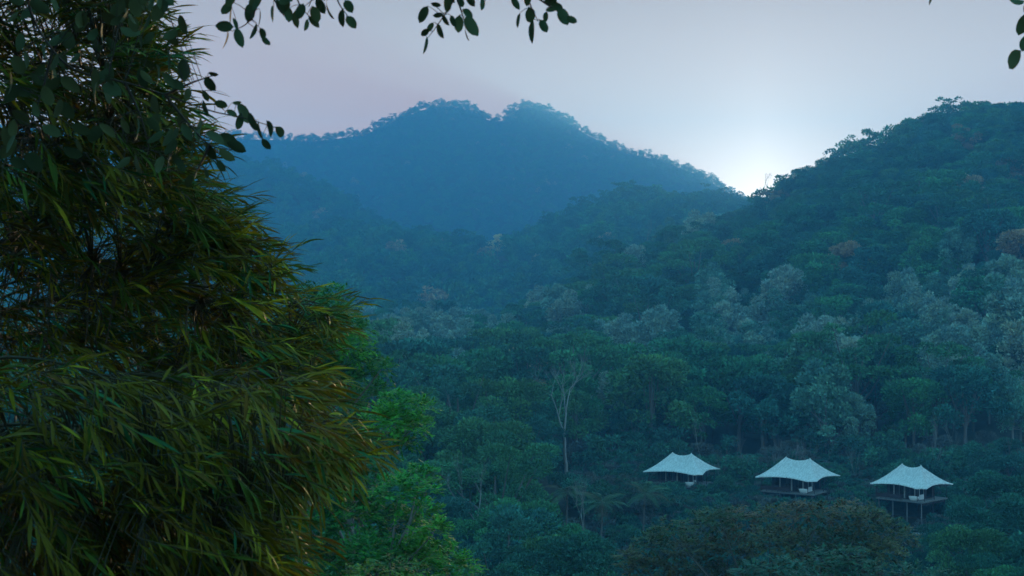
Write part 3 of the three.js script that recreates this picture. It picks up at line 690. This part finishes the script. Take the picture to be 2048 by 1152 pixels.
const bladeWhite = leafy([1, 1, 1], 0.55, 0.4, { specularIntensity: 0.14 });
const culmMaterial = mat([0.075, 0.08, 0.03], 0.5, { map: grain(128, 51, [[2, 6, 1], [9, 14, 0.6]], 0.5) }), twigMaterial = mat([0.06, 0.05, 0.025], 0.7);
// how far right the foliage's twigs reach at each height of the photograph, and where they point
const EDGE = [[-300, 240], [0, 250], [80, 285], [150, 300], [250, 325], [330, 365], [400, 415], [470, 465], [520, 490], [570, 515], [605, 560], [640, 590], [690, 555], [740, 600], [800, 640], [880, 690], [925, 650], [960, 570], [1010, 520], [1060, 540], [1100, 560], [1160, 530], [1500, 500]];
const POINTING = [[-300, -40], [60, -28], [180, 5], [300, 25], [420, 5], [520, -8], [620, -2], [700, 20], [800, 22], [890, 28], [1000, 22], [1100, 45], [1500, 60]];
const along = (table, y) => { for (let k = 1; k < table.length; k++) if (y < table[k][0]) { const [a, va] = table[k - 1], [b, vb] = table[k]; return lerp(va, vb, Math.max(0, (y - a) / (b - a))); } return table[table.length - 1][1]; };
function leafMatrix(p, dir, roll, size, wide) {
  const x = dir.clone().normalize(), z = V().crossVectors(x, V(0, 1, 0)).normalize(), y = V().crossVectors(z, x);
  const m = new THREE.Matrix4().makeBasis(x, y, z).multiply(new THREE.Matrix4().makeRotationX(roll));
  return m.scale(V(size, size * wide, size * wide)).setPosition(p);
}
function bamboo(label, o) {
  const r = rng(o.seed), foot = at(o.foot, 620, o.footD), y0 = groundAt(foot.x, foot.z), g = thing('bamboo_plant', label, 'bamboo', V(foot.x, y0, foot.z), 0, 'bamboo plants on the slope'), local = (p) => p.sub(g.position);
  const culms = [];
  for (const [tx, ty, td] of o.tips) {
    const tip = local(at(tx, ty, td)), base = V(r.in(-0.5, 0.5), 0, r.in(-0.5, 0.5));
    base.y = groundAt(base.x + foot.x, base.z + foot.z) - y0 - 0.15;
    const top = V(lerp(base.x, tip.x, r.in(0.3, 0.45)), Math.max(base.y + 3, tip.y + r.in(0.5, 1.3)), lerp(base.z, tip.z, 0.4));
    const curve = new THREE.CubicBezierCurve3(base, V(base.x, lerp(base.y, top.y, 0.75), base.z), top, tip), pts = [], rad = [], n = 34;
    for (let k = 0; k <= n; k++) { const t = k / n; pts.push(curve.getPoint(t)); rad.push((0.022 * (1 - t) + 0.004) * (k % 2 ? 1 : 1.16)); }
    part('culm', new Soup().limb(pts, rad, 7).build(), culmMaterial, g);
    culms.push(...pts.slice(8));
  }
  const twigs = new Soup(), leaves = [];
  for (let k = 0; k < o.sprays; k++) {
    const py = r.in(o.top, o.bottom), edge = along(EDGE, py) - 40, u = r(), px = edge - (edge + 420) * (k < o.sprays * 0.3 ? Math.pow(u, 2.2) * 0.5 : u), d = r.in(o.near, o.far);
    if (k % 7 && noise3(px / 130, py / 80, d / 1.5) < -0.12 && r() < 0.85) continue;                 // the sprays stand in layers with gaps between
    const tip = k % 7 === 0 && o.tips[k / 7 % o.tips.length], p = tip ? local(at(tip[0] - r.in(-10, 90), tip[1] + r.in(-35, 35), tip[2] + r.in(-0.3, 0.3))) : local(at(px, py, d)), fromEdge = Math.min(1, (edge - px) / 260);
    const angle = (along(POINTING, py) + (r() - 0.5) * 80 + fromEdge * r.in(-25, 40)) * Math.PI / 180;
    const dir = V(Math.cos(angle), -Math.sin(angle), r.in(-0.75, 0.75)).normalize(), len = r.in(0.14, 0.34);
    // a fine branch from the nearest culm
    let best = culms[0], bd = 1e9;
    for (const c of culms) { const q = c.distanceTo(p) + (c.x > p.x ? 0.5 : 0); if (q < bd) { bd = q; best = c; } }
    if (bd > 1.3) p.lerp(best, 1 - 1.3 / bd);
    const m = best.clone().lerp(p, 0.55).add(V(0, 0.12 * bd, r.in(-0.1, 0.1)));
    const end = p.clone().addScaledVector(dir, len);
    twigs.limb([best, m, p, end], [0.006, 0.0045, 0.003, 0.0015], 4);
    const side = V().crossVectors(dir, V(r.in(-0.4, 0.4), 1, r.in(-0.2, 0.8))).normalize(), n = 6 + Math.floor(r() * 6), tint = o.tint(r), young = r.in(0.8, 1.15);
    for (let b = 0; b < n; b++) {
      const t = (b + 0.6) / n, s = b % 2 ? 1 : -1, open = b === n - 1 ? 0.05 : r.in(0.25, 0.75);
      const ld = dir.clone().addScaledVector(side, s * open).add(V(0, r.in(-0.28, 0.2) - (1 - fromEdge) * 0.02, 0)).addScaledVector(r.dir(), 0.14).normalize();
      const size = r.in(0.09, 0.21) * young, q = p.clone().addScaledVector(dir, len * t);
      leaves.push({ m: leafMatrix(q, ld, r.in(-0.9, 0.9), size, r.in(0.85, 1.25)), shape: Math.floor(r() * 4), tint: r() < 0.2 ? Math.floor(r() * 6) : tint, size, at: q, light: Math.exp(r.in(-0.25, 0.25)) });
    }
  }
  part('branches', twigs.build(), twigMaterial, g);
  // the leaves that show largest are parts of their own, the others one mass
  for (const l of leaves) { const [px, py, d] = pixel(l.at.clone().add(g.position)); l.show = px > -20 && py > -20 && py < 1172 ? l.size / d + (px > along(EDGE, py) - 90 ? 0.012 : 0) : 0; }
  leaves.sort((a, b) => b.show - a.show);
  for (const l of leaves.slice(0, 300)) { const m = part('leaf', blades[l.shape], bladeMaterials[l.tint], g); l.m.decompose(m.position, m.quaternion, m.scale); }
  blades.forEach((b, shape) => {
    const mine = leaves.slice(300).filter((l) => l.shape === shape), m = new THREE.InstancedMesh(b, bladeWhite, mine.length);
    m.name = 'foliage';
    m.userData.kind = 'stuff';
    m.castShadow = m.receiveShadow = true;
    mine.forEach((l, k) => { m.setMatrixAt(k, l.m); m.setColorAt(k, rgb(...BLADE_TINTS[l.tint].map((c) => c * l.light))); });
    g.add(m);
  });
}
const choose = (r, list) => { let u = r(); for (const [k, w] of list) { if ((u -= w) < 0) return k; } return list[0][0]; };
bamboo('tall dark bamboo arching over the upper left corner against the sky', { seed: 801, foot: -420, footD: 10, top: -260, bottom: 400, near: 7.6, far: 10.4, sprays: 2500,
  tips: [[270, 20, 8.6], [310, 110, 8.4], [300, 190, 8.2], [350, 290, 8], [370, 360, 8.6], [200, 60, 9], [100, 200, 9], [250, 260, 8.5], [60, -100, 9.4], [-150, 100, 9.6], [150, 330, 8.2]],
  tint: (r) => choose(r, [[4, 0.2], [1, 0.4], [0, 0.3], [5, 0.05], [3, 0.04]]) });
bamboo('bamboo with yellow-green leaf fans whose tips reach toward the valley', { seed: 802, foot: -520, footD: 12, top: 330, bottom: 800, near: 8.4, far: 11.8, sprays: 3000,
  tips: [[440, 420, 9], [500, 500, 9.2], [540, 560, 9.2], [650, 632, 9.6], [580, 680, 9.4], [620, 750, 9], [400, 480, 9], [300, 560, 9], [200, 640, 9.5], [450, 640, 9], [100, 450, 10], [-100, 560, 10], [350, 740, 9.2]],
  tint: (r) => choose(r, [[0, 0.36], [1, 0.3], [2, 0.24], [3, 0.04], [5, 0.04]]) });
bamboo('drooping olive and brown bamboo filling the lower left corner', { seed: 803, foot: -380, footD: 8.8, top: 740, bottom: 1330, near: 6.6, far: 9.2, sprays: 3000,
  tips: [[685, 870, 8], [630, 910, 8], [540, 950, 7.8], [500, 1020, 7.6], [550, 1080, 7.4], [490, 1150, 7.4], [400, 860, 8], [300, 960, 7.6], [420, 1080, 7.4], [200, 1050, 7.6], [100, 880, 8], [0, 1000, 8], [250, 1150, 7.6]],
  tint: (r) => choose(r, [[0, 0.6], [3, 0.12], [1, 0.2], [2, 0.06]]) });
// ---------------------------------------------------------------- the tree overhead, its sprigs hanging into view
{
  const r = rng(901), oval = [bladeGeometry(0.56, 0.12, 0.15, [0, 0.72, 0.97, 1, 0.93, 0.68, 0]), bladeGeometry(0.52, 0.25, 0.2, [0, 0.62, 0.92, 1, 0.96, 0.74, 0]), bladeGeometry(0.48, 0.05, 0.25, [0, 0.68, 0.95, 1, 0.88, 0.6, 0])];
  const dark = [mat([0.045, 0.08, 0.03], 0.9, { side: THREE.DoubleSide }), mat([0.055, 0.085, 0.03], 0.9, { side: THREE.DoubleSide }), mat([0.07, 0.085, 0.025], 0.9, { side: THREE.DoubleSide })], bark_ = mat([0.05, 0.04, 0.035], 0.85);
  const foot = V(-3.6, 0, -0.6), y0 = groundAt(foot.x, foot.z), g = thing('overhanging_tree', 'tree overhead whose dark oval-leaved sprigs hang into the top of view', 'tree', V(foot.x, y0, foot.z)), local = (p) => p.sub(g.position);
  const fork = local(at(-700, -520, 4)), limb = [fork, local(at(-300, -420, 4.6)), local(at(300, -290, 5.3)), local(at(1000, -250, 5.6)), local(at(1700, -240, 5.7)), local(at(2150, -250, 5.6))];
  part('trunk', new Soup().limb([V(0, -0.3, 0), V(0.1, 1.6, -0.5), V(0.4, 3.1, -1.6), fork], [0.17, 0.14, 0.11, 0.08], 10).build(), bark_, g);
  part('limb', new Soup().limb(limb, [0.075, 0.06, 0.045, 0.032, 0.02, 0.012], 8).build(), bark_, g);
  const sprig = (lines, leaves, d, thick = 0.005) => {
    const s = new Soup(), pts = [];
    for (const line of lines) {
      const curve = new THREE.CatmullRomCurve3(line.map(([x, y, dd]) => local(at(x, y, dd ?? d)))), list = curve.getPoints(24);
      s.limb(list, list.map((_, k) => thick * (1 - 0.75 * k / 24)), 5);
      pts.push(...list);
    }
    for (const line of lines) if (line[0][1] < -200) for (let k = 0; k < 16; k++) { const t = r(), [a, c] = line; leaves.push([lerp(a[0], c[0], t) + r.in(-24, 24), lerp(a[1], Math.min(c[1], -40), t) + 6, r.in(20, 160), r.in(24, 38)]); }
    const placed = leaves.map(([px, py, deg, len]) => {
      const a = deg * Math.PI / 180, k = d / FOCAL, c = local(at(px, py, d + r.in(-0.08, 0.08))), dir = V(Math.cos(a), -Math.sin(a), r.in(-0.45, 0.45)).normalize(), base = c.clone().addScaledVector(dir, -len * k / 2);
      const near = pts.reduce((b, q) => (q.distanceTo(base) < b.distanceTo(base) ? q : b), pts[0]);
      s.limb([near, near.clone().lerp(base, 0.6).add(V(0, 0.004, 0)), base], [0.0016, 0.0014, 0.001], 4);
      return { base, dir, size: len * k };
    });
    const b = part('branch', s.build(), bark_, g);
    for (const l of placed) {
      const m = part('leaf', r.pick(oval), r.pick(dark), b);
      leafMatrix(l.base, l.dir, (r() < 0.5 ? 1.57 : -1.57) + r.in(-0.65, 0.65), l.size * 1.2, r.in(0.85, 1.15)).decompose(m.position, m.quaternion, m.scale);
    }
  };
  const scatter = (n, x0, x1, y0_, y1) => Array.from({ length: n }, () => [r.in(x0, x1), r.in(y0_, y1), r.in(40, 140), r.in(24, 36)]);
  sprig([[[520, -270], [530, -40], [495, 45], [465, 62]], [[560, -270], [595, 0], [625, 40]], [[640, -270], [675, 0], [697, 34]], [[530, -40], [560, 20], [575, 40]]],
    [[452, 53, 180, 30], [453, 78, 105, 32], [478, 72, 75, 36], [508, 60, 115, 30], [525, 66, 60, 28], [530, 80, 60, 22], [462, 30, 100, 30], [455, 14, 120, 28], [470, 46, 70, 22], [500, 22, 95, 34], [520, 34, 90, 30], [545, 25, 95, 34], [560, 12, 60, 30], [578, 28, 100, 26], [592, 36, 85, 30], [602, 20, 110, 28], [613, 48, 100, 24], [626, 42, 45, 26], [630, 26, 70, 30], [642, 10, 100, 24], [655, 18, 80, 34], [683, 32, 100, 30], [701, 42, 50, 26], [696, 10, 60, 28], ...scatter(26, 440, 700, -60, 12)], 5.5);
  sprig([[[930, -270], [910, -10], [882, 40], [854, 78]], [[912, -10], [932, 52]], [[935, -100], [965, 0]]],
    [[848, 26, 120, 32], [870, 9, 15, 18], [895, 4, 80, 30], [878, 30, 165, 18], [862, 52, 120, 20], [851, 64, 140, 18], [852, 88, 95, 30], [880, 60, 70, 28], [890, 38, 60, 24], [905, 40, 70, 22], [918, 45, 95, 32], [934, 25, 45, 24], [941, 48, 65, 40], [932, 66, 80, 26], [965, 5, 90, 24], [920, 2, 60, 26], ...scatter(12, 850, 980, -60, 2)], 5.5);
  sprig([[[1040, -270], [1058, 0], [1076, 42]], [[1052, -20], [1108, 18], [1138, 34]]],
    [[1060, 28, 80, 32], [1037, 38, 105, 26], [1065, 60, 95, 40], [1086, 50, 60, 28], [1092, 32, 100, 20], [1100, 20, 0, 18], [1100, 4, 10, 26], [1126, 30, 70, 34], [1141, 38, 30, 20], [1030, 4, 60, 26], [1112, 12, 20, 22], ...scatter(10, 1010, 1110, -60, 2)], 5.5);
  sprig([[[2080, -270], [2068, 20], [2052, 100]], [[1880, -270], [1868, -30]]], [[2036, 4, 170, 30], [2046, 46, 95, 36], [2030, 116, 130, 42], [2050, 84, 110, 32], [2060, 20, 60, 36], [1864, -4, 120, 26], [2066, 120, 80, 34]], 5.4);
  sprig([[[250, -300], [262, -40], [270, 20]], [[330, -290], [325, -20], [330, 10]]], [[320, 2, 100, 26], [331, 12, 70, 28], [270, 12, 80, 34], [252, 30, 100, 30], [238, 40, 150, 28], [262, 34, 60, 26], [280, 4, 60, 28], [244, 12, 110, 30], [300, -10, 90, 30], ...scatter(8, 220, 320, -50, 0)], 5.6);
  sprig([[[40, -320, 5.4], [60, 20], [105, 100], [150, 140], [250, 165], [330, 190], [430, 224], [485, 235], [560, 258]], [[330, 190], [375, 245], [420, 290], [465, 300]], [[105, 100], [85, 180], [60, 250]], [[250, 165], [280, 230], [300, 300]], [[330, 190], [385, 165], [430, 150]], [[420, 290], [400, 330], [388, 352]]],
    [[424, 148, 20, 18], [418, 166, 55, 28], [410, 190, 60, 22], [408, 212, 80, 26], [376, 186, 100, 24], [350, 168, 20, 30], [440, 208, 15, 22], [462, 226, 30, 22], [472, 206, 5, 16], [486, 222, 55, 40], [480, 240, 100, 30], [503, 240, 70, 36], [517, 256, 85, 34], [540, 254, 60, 32], [559, 262, 45, 26], [530, 286, 55, 22], [362, 240, 80, 30], [372, 262, 60, 34], [395, 268, 100, 30], [428, 272, 20, 36], [452, 278, 30, 38], [470, 292, 25, 36], [420, 302, 60, 30], [450, 308, 45, 32], [345, 290, 120, 32], [385, 300, 80, 28], [400, 248, 90, 34], [392, 342, 90, 26], [412, 346, 60, 22], [378, 360, 110, 24], [440, 330, 50, 26],
      ...Array.from({ length: 95 }, () => [r.in(10, 370), r.in(-20, 330), r.in(20, 150), r.in(26, 42)])], 6.0, 0.007);
  // its unseen crown over the look-out, placed to darken the bamboo
  const crown = new Soup(), boughs = new Soup();
  for (let k = 0; k < 46; k++) {
    const z = r.in(-9, 5), x = r.in(-7, 3.2), y = Math.max(2.6, 0.23 * -z + 2.9) + r.in(0, 3.4), c = V(x, EYE.y + y, z).sub(g.position), R = r.in(0.8, 1.4);
    boughs.limb([fork.clone().add(V(0, -0.1, 0)), fork.clone().lerp(c, 0.5).add(V(0, 0.5, 0)), c], [0.05, 0.035, 0.012], 6);
    for (let b = 0; b < 420; b++) {
      const d = r.dir(), p = c.clone().addScaledVector(V(d.x, d.y * 0.7, d.z), R * Math.pow(r(), 0.4)), al = r.dir().addScaledVector(d, 0.6).add(V(0, -0.4, 0)).normalize();
      crown.leaf(p, al, across(al, r), 0.11, 0.06, null, 0.15);
    }
  }
  part('branches', boughs.build(), bark_, g);
  const top = part('crown', crown.build(), dark[1], g);
  top.userData.kind = 'stuff';
}
renderer.render(scene, camera);
